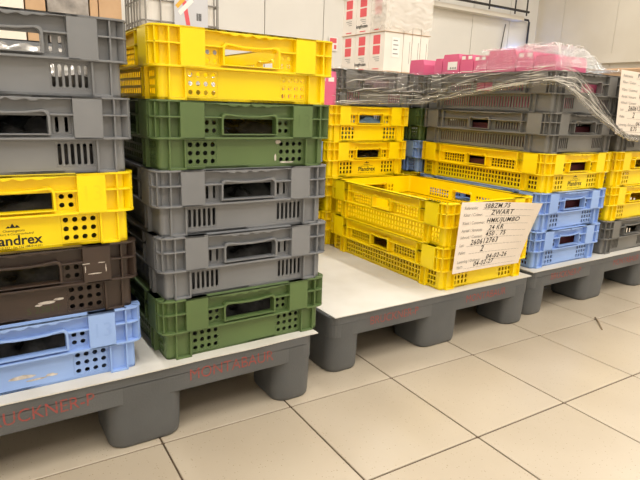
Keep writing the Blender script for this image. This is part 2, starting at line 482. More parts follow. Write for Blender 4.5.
def residue(c, pts, y=-L2+D-.0006, name='label_residue'):
    for (x0, z0, w_, h_) in pts:
        mb = MB(); n = 9; P = []
        for i in range(n):
            a = 2*math.pi*i/n; rr = .75+.5*noise.noise(Vector((x0*90+i*.9, z0*70, 3.1)))
            P.append((x0+w_*rr*math.cos(a), y, z0+h_*rr*math.sin(a)))
        mb.add(P, [tuple(range(n))])
        put(name, mb.mesh(name), M_RESIDUE, c)

jit = lambda a=.004: random.uniform(-a, a)
G1, G2 = 'crates in the leftmost stack', 'crates in the five-high mixed stack'
# leftmost stack (bottom up)
C1X, C1Y = -.2193, .3033
col1 = [
 ('round', M_BLU, 'light blue crate at the bottom of the leftmost stack'),
 ('round', M_BRN, 'dark brown crate in the leftmost stack, second from the bottom'),
 ('round', M_YEL, 'yellow crate with black lettering in the middle of the leftmost stack'),
 ('slot', M_GRY, 'grey slotted crate resting on the yellow one in the leftmost stack'),
 ('slot', M_GRY, 'grey slotted crate on top of the leftmost stack')]
c1 = []
for n, (k, m_, lb) in enumerate(col1):
    c1.append(crate(k, m_, C1X+jit(.002), C1Y+jit(.002), HP+n*H, jit(), lb, G1))
brand(c1[2], 1.02, x=-.005, dz=-.006); number(c1[2], M_YEL, .123); number(c1[0], M_BLU, .123)
residue(c1[0], [(-.02,.026,.03,.006),(.03,.020,.016,.004),(.005,.017,.022,.003)])
residue(c1[1], [(.035,.030,.018,.004),(.055,.034,.012,.003),(.022,.027,.008,.003)])
residue(c1[1], [(.104,.098,.010,.0012),(.131,.098,.009,.0012),(.102,.088,.0012,.008),(.138,.086,.0012,.010),(.118,.078,.014,.0014)], y=-L2-.0006)
print_on(c1[1], 'S 2381T', .017, mat('dull_green_print', lin(62,70,40), .7), .03, .012)
# five-high mixed stack
col2 = [
 ('round', M_GRN, 'olive green crate at the bottom of the mixed stack, standing on the white sheet'),
 ('slot', M_GRY, 'grey slotted crate directly above the bottom green crate'),
 ('slot', M_GRY, 'grey slotted crate directly below the upper green crate'),
 ('round', M_GRN, 'olive green crate right under the topmost yellow crate'),
 ('round', M_YEL, 'bright yellow crate on top of the green and grey mixed stack')]
c2 = []
for n, (k, m_, lb) in enumerate(col2):
    c2.append(crate(k, m_, .213+jit(.002), .295+jit(.002), HP+n*H, jit(.005), lb, G2))
number(c2[3], M_GRN, .123)
residue(c2[3], [(.070,.052,.010,.006),(.064,.020,.003,.012),(.092,.009,.022,.0022)])

# pallet two: two empty yellow crates at the front
G3 = 'two empty yellow crates with the form on them'
P2X, P2Y = 1.060, .354
ylow = crate('square', M_YEL, P2X, P2Y, HP, -.004, 'empty yellow crate on the white sheet, lower of the two behind the handwritten form', G3)
yup = crate('square', M_YEL, P2X-.001, P2Y, HP+H, -.002, 'open empty yellow crate, upper of the two behind the handwritten form', G3)
# pallet two: back right stack
G4 = 'crates standing behind the empty yellow crates'
bx_, by_ = 1.05, .968
back = [('square', M_YEL, 'yellow crate at the foot of the stack behind the empty yellow crates'),
        ('square', M_YEL, 'yellow crate second from the foot of the stack behind the empty yellow crates'),
        ('square', M_YEL, 'yellow crate with dark lettering behind the open empty yellow crate'),
        ('square', M_YEL, 'yellow crate with a clear bag in its grip, just under the film-wrapped grey crate'),
        ('slot', M_DGR, 'grey crate wrapped in clear film above the two yellow crates')]
c4 = []
for n, (k, m_, lb) in enumerate(back):
    dx, dy = (.034, .02) if n == 4 else (0, 0)
    c4.append(crate(k, m_, bx_+dx+jit(.001), by_+dy, HP+n*H, jit(.002), lb, G4))
brand(c4[2], 1.0)
# pallet two: back left stack, mostly hidden
hid = [('square', M_YEL, 'yellow crate peeking out low between the mixed stack and the empty yellow crates'),
       ('square', M_GRN, 'green crate hidden in the gap right of the grey crates'),
       ('square', M_BLU, 'light blue crate peeking out right of the upper green crate'),
       ('slot', M_DGR, 'grey crate hidden behind the upper green crate, under the pink carton')]
for n, (k, m_, lb) in enumerate(hid):
    crate(k, m_, .642, .970, HP+n*H, 0, lb, 'crates half hidden behind the mixed stack')
# pallet three
G5 = 'crates of the right-hand pallet, near stack'
px_, py_ = 1.521, .377
p3 = [('square', M_BLU, 'light blue crate at the bottom, right of the handwritten form'),
      ('square', M_BLU, 'light blue crate right under the yellow crate, right of the handwritten form'),
      ('square', M_YEL, 'yellow lettered crate sandwiched between a blue and a grey crate'),
      ('slot', M_DGR, 'grey slotted crate lying directly on the yellow lettered crate'),
      ('slot', M_DGR, 'film-draped grey slotted crate full of pink cartons')]
c5 = []
for n, (k, m_, lb) in enumerate(p3):
    c5.append(crate(k, m_, px_+jit(.002)+(-.004 if n < 2 else 0), py_+jit(.002), HP+n*H, jit(.003), lb, G5))
brand(c5[2], 1.0, M_FADED)
p3b = [('square', M_YEL, 'yellow crate at the foot of the hidden rear stack'),
       ('square', M_YEL, 'yellow crate second from the foot of the hidden rear stack'),
       ('square', M_BLU, 'light blue crate showing in the gap between the two yellow stacks'),
       ('square', M_GRN, 'dark green crate showing in the gap above the blue one'),
       ('slot', M_DGR, 'grey crate at the rear, right of the film-wrapped grey crate')]
for n, (k, m_, lb) in enumerate(p3b):
    crate(k, m_, 1.521, .985, HP+n*H, 0, lb, 'crates of the right-hand pallet, rear stack')
p3r = [('slot', M_DGR, 'grey crate at the bottom of the rightmost stack'),
       ('square', M_YEL, 'yellow crate on the bottom grey crate at the right picture edge'),
       ('square', M_YEL, 'yellow crate at the right picture edge, under the second form'),
       ('slot', M_DGR, 'grey crate behind the second form, lower one'),
       ('slot', M_DGR, 'grey crate behind the second form, upper one')]
for n, (k, m_, lb) in enumerate(p3r):
    crate(k, m_, 1.945+jit(.002), .379+jit(.002), HP+n*H, jit(.003), lb, 'crates of the rightmost stack')

# ------------------------------------------------------------------ pallets and their sheets
def leg_mesh(wx, wy, r):
    mb = MB(); r = min(r, wx*.49, wy*.49)
    prof = [(.1375, 1.0), (.10, 1.0), (.05, .985), (.012, .965), (.004, .945), (0, .90)]
    mb.prism([[(x*s, y*s, z) for x, y in rrect(wx/2, wy/2, r, 6)] for z, s in reversed(prof)], cap1=False)
    return mb.mesh('leg', False)
LEG_C = leg_mesh(.104, .15, .036); LEG_M = leg_mesh(.154, .15, .034)
LEG_CW = leg_mesh(.104, .20, .036); LEG_MW = leg_mesh(.162, .20, .036)
def smooth_sides(me):
    for p in me.polygons:
        if abs(p.normal.z) < .5: p.use_smooth = True
for me in (LEG_C, LEG_M, LEG_CW, LEG_MW): smooth_sides(me)
def pallet(x, y, rz, label, words, worn=False):
    p = empty('plastic_pallet', (x, y, 0), rz); tag(p, label, 'pallet', 'grey plastic pallets')
    mb = MB()
    o = rrect(.4, .6, .03, 6, .4, .6)
    i = rrect(.4-.022, .6-.022, .012, 6, .4, .6)
    n = len(o)
    # deck slab
    e = rrect(.397, .597, .03, 6, .4, .6)
    mb.prism([[(a, b, .138) for a, b in o], [(a, b, .1565) for a, b in o], [(a, b, .159) for a, b in e]])
    # skirt all round
    pts = [(a, b, .101) for a, b in o]+[(a, b, .139) for a, b in o]+[(a, b, .139) for a, b in i]+[(a, b, .101) for a, b in i]
    mb.add(pts, [(q*n+k, q*n+(k+1) % n, ((q+1) % 4)*n+(k+1) % n, ((q+1) % 4)*n+k) for k in range(n) for q in range(4)])
    for cx in (.4,): mb.box(cx-.05, cx+.05, .02, 1.18, .112, .139)
    d = put('deck', mb.mesh('deck'), M_PAL, p)
    for jy, yy in enumerate((.0745, .6, 1.1255)):
        for jx, xx in enumerate((.0515, .4, .7485)):
            me = (LEG_M if jx == 1 else LEG_C) if jy != 1 else (LEG_MW if jx == 1 else LEG_CW)
            put('leg', me, M_PAL, p, (xx, yy, 0))
    for (tx, s, size) in words:
        o_ = put('stencilled_lettering', text_mesh(s, size, 0, 0, 'CENTER'), M_RED, p, (tx, -.0006, .1185), (math.pi/2, 0, 0))
        o_.scale = (.95, 1.08, 1)
    return p
pallet(-.424, -.018, 0, 'grey plastic pallet under the two left-hand stacks', [(.205, 'BRUCKNER-P', .034), (.588, 'MONTABAUR', .034)])
pallet(.464, .041, -.004, 'grey plastic pallet with a bare white sheet and two empty yellow crates', [(.212, 'BRUCKNER-P', .031), (.585, 'MONTABAUR', .031)])
pallet(1.298, .060, 0, 'grey plastic pallet farthest right under the blue crates', [(.20, 'BRUCKNER-P', .032), (.60, 'MONTABAUR', .032)])

def sheet(x0, x1, y0, y1, label, bow, dog=0):
    mb = MB(); nx, ny = 24, 30; top, bot = [], []
    for j in range(ny+1):
        for i in range(nx+1):
            a, b = i/nx, j/ny
            x, y = x0+(x1-x0)*a, y0+(y1-y0)*b
            x += .004*noise.noise(Vector((b*6, x0, 1)))*(1 if i in (0, nx) else 0)
            y += .003*noise.noise(Vector((a*7, x0, 4)))*(1 if j in (0, ny) else 0)
            z = .1592
            top.append((x, y, z+.0024)); bot.append((x, y, z))
    n = nx+1; N_ = len(top); fs = []
    for j in range(ny):
        for i in range(nx):
            k = j*n+i; fs.append((k, k+1, k+n+1, k+n)); fs.append((N_+k+n, N_+k+n+1, N_+k+1, N_+k))
    per = list(range(nx))+[j*n+nx for j in range(ny)]+[ny*n+i for i in range(nx, 0, -1)]+[j*n for j in range(ny, 0, -1)]
    for a, b in zip(per, per[1:]+per[:1]): fs.append((a, N_+a, N_+b, b))
    mb.add(top+bot, fs)
    return tag(put('cardboard_sheet', mb.mesh('cardboard_sheet'), M_SHEET), label, 'sheet', 'white sheets on the pallets')
sheet(-.44, .384, -.021, 1.19, 'white sheet under the two left-hand stacks', 0)
sheet(.472, 1.264, .036, 1.24, 'broad bare white sheet with scuffs in front of the empty yellow crates', 0)
sheet(1.302, 2.10, .056, 1.26, 'white sheet edge under the blue crates and rightmost stack', 0)

# ------------------------------------------------------------------ contents
def lumpy(seed, hx, hy, z0, z1, nx=36, ny=54, amp=.02):
    mb = MB(); top = []
    for j in range(ny+1):
        for i in range(nx+1):
            a, b = i/nx*2-1, j/ny*2-1
            x, y = a*hx, b*hy
            e = (1-abs(a)**8)*(1-abs(b)**8)
            v = Vector((x*14+seed*7.1, y*14, seed))
            cr = abs(noise.noise(v))*1.3+abs(noise.noise(v*2.3))*.6+noise.noise(v*5)*.25
            lump = .5+.5*math.cos(x*2*math.pi/.105)*math.cos(y*2*math.pi/.13)
            z = z0+(z1-z0)*(.55+.45*e) - amp*(1-lump)*.6 - amp*cr*.55
            top.append((x+.004*noise.noise(v*3), y+.004*noise.noise(v*3.3), max(z, z0+.002)))
    n = nx+1; fs = [(j*n+i, j*n+i+1, (j+1)*n+i+1, (j+1)*n+i) for j in range(ny) for i in range(nx)]
    per = list(range(nx))+[j*n+nx for j in range(ny)]+[ny*n+i for i in range(nx, 0, -1)]+[j*n for j in range(ny, 0, -1)]
    N_ = len(top); bot = [(top[k][0], top[k][1], z0) for k in per]; q = len(per)
    for a in range(q):
        b = (a+1) % q; fs.append((per[a], per[b], N_+b, N_+a))
    fs.append(tuple(N_+a for a in range(q)))
    mb.add(top+bot, fs); return mb.mesh('film_pack', True)
LUMPS = [lumpy(s, .172, .272, .0052, .106, amp=.026) for s in (1, 2, 3)]
GP = 'black film packs inside the crates'
def pack(c, me, label, m_=M_FILMBLK):
    o = put('film_pack', me, m_, None, c.location, c.rotation_euler); tag(o, label, 'film pack', GP); return o
pack(c1[0], LUMPS[0], 'glossy black film pack seen through the grip of the bottom light blue crate')
pack(c1[1], LUMPS[1], 'black film pack seen through the grip of the dark brown crate')
pack(c1[2], LUMPS[2], 'black film pack seen through the grip of the leftmost yellow crate')
pack(c1[3], LUMPS[0], 'black film pack inside the grey crate above the leftmost yellow crate')
pack(c2[0], LUMPS[1], 'black film pack seen through the grip of the bottom green crate')
pack(c2[1], LUMPS[2], 'black film pack inside the grey crate above the bottom green crate')
pack(c2[2], LUMPS[0], 'black film pack inside the grey crate below the upper green crate')
pack(c2[3], LUMPS[1], 'black film pack seen through the grip of the upper green crate')
M_SILV = mat('crinkled_clear_film', lin(205,200,192), .2, lin(60,58,56), 28, .9, .8, 50, metallic=.35)
t_ = put('film_pack', lumpy(9, .172, .272, .0052, .098, amp=.034), M_SILV, None, c1[4].location, c1[4].rotation_euler)
tag(t_, 'silvery crinkled film pack showing in the grip of the top left grey crate', 'film pack')
t_ = put('film_pack', lumpy(5, .150, .20, .0052, .064, amp=.03), M_SILV, None, c2[4].location+Vector((0,.05,0)), c2[4].rotation_euler)
tag(t_, 'silvery crinkled film pack lying in the topmost yellow crate', 'film pack')
t_ = put('film_pack', lumpy(6, .165, .26, .0052, .108, amp=.03), M_BLUEBAG, None, c4[3].location, c4[3].rotation_euler)
tag(t_, 'pale blue bag in the grip of the yellow crate under the wrapped grey crate', 'bag')
t_ = put('film_pack', LUMPS[2], M_FILMBLK, None, c4[2].location, c4[2].rotation_euler)
tag(t_, 'black film pack inside the lettered yellow crate behind the empty ones', 'film pack', GP)

def carton(name, x0, x1, y0, y1, z0, z1, m_, label, cat='carton', group=None, rz=0, tape=None, seam=True):
    cx, cy = (x0+x1)/2, (y0+y1)/2; hx, hy, h_ = (x1-x0)/2, (y1-y0)/2, z1-z0
    c = empty(name, (cx, cy, z0), rz); tag(c, label, cat, group)
    mb = MB(); e = .0025
    mb.prism([[(a, b, 0) for a, b in rrect(hx, hy, .003, 2)], [(a, b, h_-e) for a, b in rrect(hx, hy, .003, 2)], [(a, b, h_) for a, b in rrect(hx-e, hy-e, .003, 2)]])
    put('box_body', mb.mesh('box_body'), m_, c)
    if seam:
        mb = MB(); mb.box(-hx+.004, -.0012, -hy+.004, hy-.004, h_, h_+.002); put('flap', mb.mesh('flap'), m_, c)
        mb = MB(); mb.box(.0012, hx-.004, -hy+.004, hy-.004, h_, h_+.002); put('flap', mb.mesh('flap'), m_, c)
    if tape:
        mb = MB(); mb.box(-.025, .025, -hy-.0006, -hy, h_*.72, h_); mb.box(-.025, .025, -hy, hy, h_+.002, h_+.0026)
        put('tape', mb.mesh('tape'), tape, c)
    return c

# pink cartons in the film-draped crate: (y0, y1, height, notch)
def pink_carton(x0, x1, y0, y1, z0, z1, label, white=True, sticker=False, group='pink cartons in the draped grey crate', m_=None, name='pink_carton'):
    c = empty(name, ((x0+x1)/2, (y0+y1)/2, z0)); tag(c, label, 'carton', group)
    hx, hy, h_ = (x1-x0)/2, (y1-y0)/2, z1-z0
    mb = MB(); t = .003; e = .006
    # tray with sloped-in shoulders
    mb.prism([[(-hx,-hy,0),(hx,-hy,0),(hx,hy,0),(-hx,hy,0)], [(-hx,-hy,h_-.02),(hx,-hy,h_-.02),(hx,hy,h_-.02),(-hx,hy,h_-.02)],
              [(-hx,-hy+e,h_),(hx,-hy+e,h_),(hx,hy-e,h_),(-hx,hy-e,h_)]])
    put('box_body', mb.mesh('box_body'), m_ or M_PINK, c)
    if white:
        for q in (-1, 1):
            mb = MB(); x = q*hx*.45
            mb.box(x-.012, x+.012, -hy-.0006, -hy+.001, h_-.036, h_-.021)
            put('white_tab', mb.mesh('white_tab'), M_WHITE, c)
        for q in (-1, 1):
            mb = MB(); y = q*hy*.5
            mb.box(-hx-.0006, -hx+.001, y-.009, y+.009, h_-.016, h_-.004)
            put('white_tab', mb.mesh('white_tab'), M_WHITE, c)
    if sticker:
        mb = MB(); mb.box(-hx-.0012, -hx, -hy*.75, hy*.35, h_-.058, h_-.028); put('sticker', mb.mesh('sticker'), M_WHITE, c)
        mb = MB()
        for q in range(3): mb.box(-hx-.0018, -hx-.0012, -hy*.65+q*.012, -hy*.65+q*.012+.007, h_-.055, h_-.048)
        put('sticker_print', mb.mesh('sticker_print'), M_PRINT, c)
    return c
zc = c5[4].location.z+.0052
X_L, X_R = px_-.178, px_+.178
row = [(.612,.652,.883,0,0,'lowest narrow pink carton at the rear end of the draped grey crate'),
       (.520,.608,.896,0,1,'pink carton with a white sticker in the draped grey crate'),
       (.452,.516,.890,1,0,'pink white-tabbed carton next to the stickered one'),
       (.388,.448,.884,1,0,'small pink white-tabbed carton in the middle of the row'),
       (.262,.384,.897,0,0,'large plain pink carton standing highest in the row'),
       (.190,.258,.886,1,0,'pink white-tabbed carton half under the clear film'),
       (.105,.186,.872,0,0,'foremost pink carton under the clear film')]
for y0, y1, zt, wt, st, lb in row:
    pink_carton(X_L, X_L+.17, y0, y1, zc, zt, lb, bool(wt), bool(st))
pink_carton(X_L, X_L+.17, .715, .80, HP+4*H+.0052, .884, 'plain pink carton standing in the rear grey crate, leftmost of the pink row', False, False, None)
pink_carton(X_L+.18, X_R-.008, .11, .64, zc, .815, 'long pink carton filling the right half of the draped grey crate', False)
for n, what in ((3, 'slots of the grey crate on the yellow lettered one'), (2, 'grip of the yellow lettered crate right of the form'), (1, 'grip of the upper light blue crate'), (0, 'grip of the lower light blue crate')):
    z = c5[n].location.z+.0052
    pink_carton(px_-.170, px_+.166, .120, .634, z, z+.082, 'pink carton with shade painted into its colour, glimpsed through the '+what, False, False, 'pink cartons with painted shade glimpsed inside crates', M_PINK_SHADE, 'shaded_pink_carton')
pink_carton(bx_+.034-.17, bx_+.034+.17, by_+.02-.262, by_+.02+.262, HP+4*H+.0052, HP+4*H+.070, 'pink carton glimpsed inside the film-wrapped grey crate', True, False, None)
pink_carton(.798, .8815, .672, .93, HP+4*H+.0002, HP+4*H+.118, 'upright pink carton between the topmost yellow crate and the wrapped grey crate', True, False, None)
# pale blue bag and brown carton poking out at the right
t_ = put('film_pack', lumpy(12, .08, .08, 0, .017, 20, 20, .006), M_BLUEBAG, None, (px_+.085, .20, .8155)); tag(t_, 'pale blue plastic bag lying on the cartons under the film', 'bag')
carton('carton', 1.975, 2.12, .12, .40, HP+4*H+.0052, .872, M_TAN, 'brown carton sticking up behind the second form', seam=True)
mb = MB(); mb.box(-.05, .05, -.02, .02, 0, .004)

# ------------------------------------------------------------------ handwritten forms
def form(name, P, label, rows, w_=.297, h_=.21):
    """P(s,t) -> world point; s from left 0..1, t from bottom 0..1"""
    root = empty(name, P(.5, 0)); base = Vector(P(.5, 0)); tag(root, label, 'paper form', 'handwritten forms on the crates')
    mb = MB(); nx, ny = 20, 14
    pts = [tuple(Vector(P(i/nx, j/ny))-base) for j in range(ny+1) for i in range(nx+1)]
    n = nx+1
    back = [(x, y+.0004, z) for x, y, z in pts]; N_ = len(pts)
    mb.add(pts, [(j*n+i, j*n+i+1, (j+1)*n+i+1, (j+1)*n+i) for j in range(ny) for i in range(nx)])
    mb.add(back, [(j*n+i, (j+1)*n+i, (j+1)*n+i+1, j*n+i+1) for j in range(ny) for i in range(nx)])
    put('paper_sheet', mb.mesh('paper_sheet', True), M_PAPER, root)
    def flow(me, ox, oy, nm, m_, tilt=0):
        mm = me.copy()
        for v in mm.vertices:
            s = (ox+v.co.x)/w_; t = (oy+v.co.y+tilt*v.co.x)/h_
            q = Vector(P(s, t)); v.co = q-base+Vector((0, -.0009, 0))
        put(nm, mm, m_, root)
    for (v, printed, px0, hand, hx, hs) in rows:
        y = h_*(1-v)
        flow(text_mesh(printed, .0128, .08), .014, y, 'printed_word', M_PRINT)
        x0 = px0*1.28
        lines = MB()
        while x0 < .275:
            a, b = x0, min(x0+.012, .275)
            q = [P(a/w_, (y-.0016)/h_), P(b/w_, (y-.0016)/h_), P(b/w_, (y-.0008)/h_), P(a/w_, (y-.0008)/h_)]
            lines.add([tuple(Vector(p_)-base+Vector((0,-.0008,0))) for p_ in q], [(0,1,2,3)]); x0 += .014
        put('dotted_line', lines.mesh('dotted_line'), M_PRINT, root)
        if hand: flow(text_mesh(hand, hs*1.16, .18, .00015), hx, y+.002, 'handwriting', M_INK, .03)
    return root
rows1 = [(.10,'Referentie:',.070,'SBBZM.75',.096,.0175),(.195,'Kleur / Colour:',.082,'ZWART',.126,.0185),(.31,'Klant / Customer:',.094,'HMK/JUMBO',.114,.0175),
         (.415,'Aantal / Amount:',.094,'24 KR',.128,.0175),(.51,'Inhoud / Content:',.094,'450 . 75',.119,.0185),(.62,'Lot:',.036,'260612763',.060,.0195),
         (.73,'Pallet:',.046,'2',.107,.023),(.86,'Levering / Delivery:',.106,'04-02-26',.139,.0185),(.945,'THT:',.036,'04-02-27',.087,.0180)]
def P1(s, t):
    c = max(0, s)**2.2*max(0, t)**1.2
    return (.8835+.297*s+.004*s*(1-t), .036-.012*t-.052*c+.004*math.sin(s*3), .2205+.2155*t-.004*s*(1-t)-.014*s*t)
form('handwritten_form', P1, 'white form with black handwriting hung on the empty yellow crates', rows1)
rows2 = [(.10,'Referentie:',.070,'P.CHAMP',.098,.0175),(.195,'Kleur / Colour:',.082,'',0,.01),(.31,'Klant / Customer:',.094,'',0,.01),
         (.415,'Aantal / Amount:',.094,'16',.118,.0175),(.51,'Inhoud / Content:',.094,'',.1,.018),(.62,'Lot:',.036,'260612763',.060,.0195),
         (.73,'Pallet:',.046,'2',.090,.023),(.86,'Levering / Delivery:',.106,'04-02-26',.118,.0185),(.945,'THT:',.036,'0.75',.088,.0180)]
def P2_(s, t):
    return (1.664-.040*t+.297*s, .056-.010*t-.006*math.sin(s*3.1), .625+.216*t-.01*s)
form('handwritten_form', P2_, 'second white form hung on the grey crates at the right picture edge', rows2)

# ------------------------------------------------------------------ stretch film
def film():
    root = empty('stretch_film', (1.3, .3, HP+4*H)); base = Vector((1.3, .3, HP+4*H))
    tag(root, 'crumpled clear stretch film draped over the grey crates', 'film')
    # side band: control points (x, y, z_bottom, z_top, outward nx, ny)
    ctl = [(.872,.70,.700,.826,-.8,-.6),(.888,.672,.694,.828,-.3,-1),(1.0,.668,.700,.826,0,-1),(1.14,.664,.704,.826,0,-1),(1.25,.655,.706,.826,-.2,-1),
           (1.303,.62,.712,.828,-.7,-.7),(1.308,.52,.728,.828,-1,0),(1.306,.40,.745,.830,-1,0),(1.304,.28,.760,.832,-1,0),(1.303,.17,.772,.834,-1,0),
           (1.304,.10,.778,.836,-1,-.2),(1.312,.064,.775,.836,-.7,-.7),(1.36,.058,.760,.834,0,-1),(1.43,.055,.722,.800,0,-1),(1.52,.052,.680,.735,0,-1),
           (1.60,.048,.648,.680,0,-1),(1.675,.044,.618,.642,0,-1),(1.74,.046,.604,.626,0,-1),(1.84,.048,.600,.620,0,-1)]
    def samp(t):
        n = len(ctl)-1; f = t*n; i = min(int(f), n-1); u = f-i
        p = [ctl[max(0, i-1)], ctl[i], ctl[i+1], ctl[min(n, i+2)]]
        return [0.5*((2*p[1][k])+(-p[0][k]+p[2][k])*u+(2*p[0][k]-5*p[1][k]+4*p[2][k]-p[3][k])*u*u+(-p[0][k]+3*p[1][k]-3*p[2][k]+p[3][k])*u**3) for k in range(6)]
    mb = MB(); ns, nt = 280, 64; pts = []
    for i in range(ns+1):
        t = i/ns; x, y, zb, zt, nx, ny = samp(t); l = math.hypot(nx, ny) or 1; nx /= l; ny /= l
        for j in range(nt+1):
            q = j/nt; z = zb+(zt-zb)*q
            v = Vector((t*22+q*1.5, q*13+t*9, 0))
            rid = abs(noise.noise(v))*.013+abs(noise.noise(v*2.6))*.008+.003*noise.noise(v*6)
            off = -.002+rid+.004*math.sin(q*math.pi)
            pts.append(tuple(Vector((x+nx*off, y+ny*off, z+.006*noise.noise(Vector((t*40, q*2, 5)))))-base))
    n = nt+1
    mb.add(pts, [(i*n+j, (i+1)*n+j, (i+1)*n+j+1, i*n+j+1) for i in range(ns) for j in range(nt)])
    put('side_band', mb.mesh('side_band', True), M_FILM, root)
    # rolled lower edge of the band
    mb = MB(); P = []
    for i in range(0, 181):
        t = i/181*.98; x, y, zb, zt, nx, ny = samp(t); l = math.hypot(nx, ny) or 1
        P.append(Vector((x+nx/l*.006, y+ny/l*.006, zb+.006+.003*noise.noise(Vector((t*60, 0, 0)))))-base)
    rings = []
    for i, p in enumerate(P):
        tt = (P[min(i+1, len(P)-1)]-P[max(i-1, 0)]).normalized(); a = tt.cross(Vector((0,0,1))).normalized(); b = tt.cross(a)
        rings.append([p+a*(.0045+.0025*noise.noise(Vector((i*.3, k, 0))))*math.cos(k*math.pi/4)+b*(.008+.004*noise.noise(Vector((i*.25, k, 3))))*math.sin(k*math.pi/4) for k in range(8)])
    mb.prism(rings); put('rolled_edge', mb.mesh('rolled_edge', True), M_FILM, root)
    # drape over the cartons and the front of the crate
    mb = MB(); nx_, ny_ = 110, 110; pts = []
    for j in range(ny_+1):
        for i in range(nx_+1):
            a, b = i/nx_, j/ny_
            x = 1.305+.44*a; y = .055+.36*b
            v = Vector(((x-1.36)*14+(y-.06)*10, (y-.06)*46-(x-1.36)*30, 2))
            ss = lambda e0, e1, q_: (lambda k_: k_*k_*(3-2*k_))(max(0, min(1, (q_-e0)/(e1-e0))))
            hump = .066*ss(1.31, 1.345, x)*(1-ss(1.52, 1.64, x))*ss(.06, .135, y)
            edge = min(1, a*8, (1-a)*8+.2, b*8)
            z = .834+hump+(.016*abs(noise.noise(v))+.008*abs(noise.noise(v*2.1)))*edge
            pts.append(tuple(Vector((x, y, z))-base))
    n = nx_+1
    mb.add(pts, [(j*n+i, j*n+i+1, (j+1)*n+i+1, (j+1)*n+i) for j in range(ny_) for i in range(nx_)])
    put('top_drape', mb.mesh('top_drape', True), M_FILM, root)
    # gathered creases as pale strands, highlight streaks painted into their colour
    rnd = random.Random(5); mb = MB()
    def strand(P, r):
        rings = []
        for i, p in enumerate(P):
            tt = (P[min(i+1, len(P)-1)]-P[max(i-1, 0)]).normalized(); a = tt.cross(Vector((0,0,1)))
            a = a.normalized() if a.length > .01 else Vector((1,0,0)); b = tt.cross(a)
            rr = r*(math.sin(math.pi*(i+.35)/(len(P)-.3)))*(.7+.6*abs(noise.noise(p*60)))
            rings.append([p+(a*math.cos(k*math.pi/2)+b*math.sin(k*math.pi/2))*rr for k in range(4)])
        mb.prism(rings)
    for _ in range(130):
        t0 = rnd.uniform(.02, .80); ln = rnd.uniform(.015, .10); q0 = rnd.choice((rnd.uniform(.05, .98), rnd.uniform(.02, .35))); dq = rnd.uniform(-.1, .35)*ln/.1
        P = []
        for i in range(13):
            t = min(.97, t0+ln*i/12); x, y, zb, zt, nx, ny = samp(t); l = math.hypot(nx, ny) or 1
            q = min(1, max(.02, q0+dq*i/12+.04*noise.noise(Vector((t*50, q0*9, 1)))))
            off = .013+.004*noise.noise(Vector((t*40, q*5, 9)))
            P.append(Vector((x+nx/l*off, y+ny/l*off, zb+(zt-zb)*q))-base)
        strand(P, rnd.uniform(.0006, .0017))
    for _ in range(46):
        a = rnd.uniform(-.15, 1.5); l0 = rnd.uniform(.0, .18); ln = rnd.uniform(.04, .16); P = []
        for i in range(10):
            d_ = l0+ln*i/9; x = 1.33+d_*math.cos(a); y = .075+d_*math.sin(a)*.9
            x = max(1.31, min(x, 1.70)); h_ = .066*ss(1.31, 1.345, x)*(1-ss(1.52, 1.64, x))*ss(.06, .135, y)
            P.append(Vector((x, y, .834+h_+.013+.003*noise.noise(Vector((d_*40, a*3, 2)))))-base)
        strand(P, rnd.uniform(.0007, .0018))
    M = mat('painted_crease_glint', lin(244,240,232), .18); nt_ = M.node_tree; N = nt_.nodes
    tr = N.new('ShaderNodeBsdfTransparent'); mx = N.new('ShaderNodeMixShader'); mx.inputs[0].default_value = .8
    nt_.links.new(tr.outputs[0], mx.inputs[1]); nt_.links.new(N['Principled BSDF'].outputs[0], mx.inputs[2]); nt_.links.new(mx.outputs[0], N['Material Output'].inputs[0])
    o = put('film_crease_glints', mb.mesh('film_crease_glints', True), M, root); o['kind'] = 'stuff'
film()

# ------------------------------------------------------------------ background
# white cartons with red print on a wooden pallet, on a steel stand
bxX, bxY, bz = 2.98, 3.0, 1.02
stand = empty('steel_stand', (bxX+.3, bxY+.36, 0)); tag(stand, 'steel stand hidden under the pallet of white cartons', 'stand')
mb = MB(); mb.box(-.36, .36, -.42, .42, .80, .882); put('stand_top', mb.mesh('stand_top'), M_STEEL, stand)
mb = MB(); mb.box(-.02, .02, -.02, .02, 0, .80); lg = mb.mesh('leg')
for sx in (-.33, .33):
    for sy in (-.39, .39): put('leg', lg, M_STEEL, stand, (sx, sy, 0))
def wood_pallet(x, y, z, w_, d_, label):
    p = empty('wooden_pallet', (x, y, z)); tag(p, label, 'pallet', 'wooden pallets under the white cartons')
    for i in range(6):
        mb = MB(); a = -w_/2+i*(w_-.09)/5; mb.box(a, a+.09, -d_/2, d_/2, .10, .122); put('deck_board', mb.mesh('deck_board'), M_WOOD, p)
    for k in (-1, 0, 1):
        mb = MB(); yy = k*(d_/2-.05); mb.box(-w_/2, w_/2, yy-.05, yy+.05, .078, .10); put('stringer_board', mb.mesh('stringer_board'), M_WOOD, p)
        for q in (-1, 0, 1):
            mb = MB(); xx = q*(w_/2-.05); mb.box(xx-.05, xx+.05, yy-.05, yy+.05, .0, .078); put('block', mb.mesh('block'), M_WOOD, p)
    return p
wood_pallet(bxX+.30, bxY+.34, .882, .66, .74, 'pale wooden pallet under the white cartons with red print')
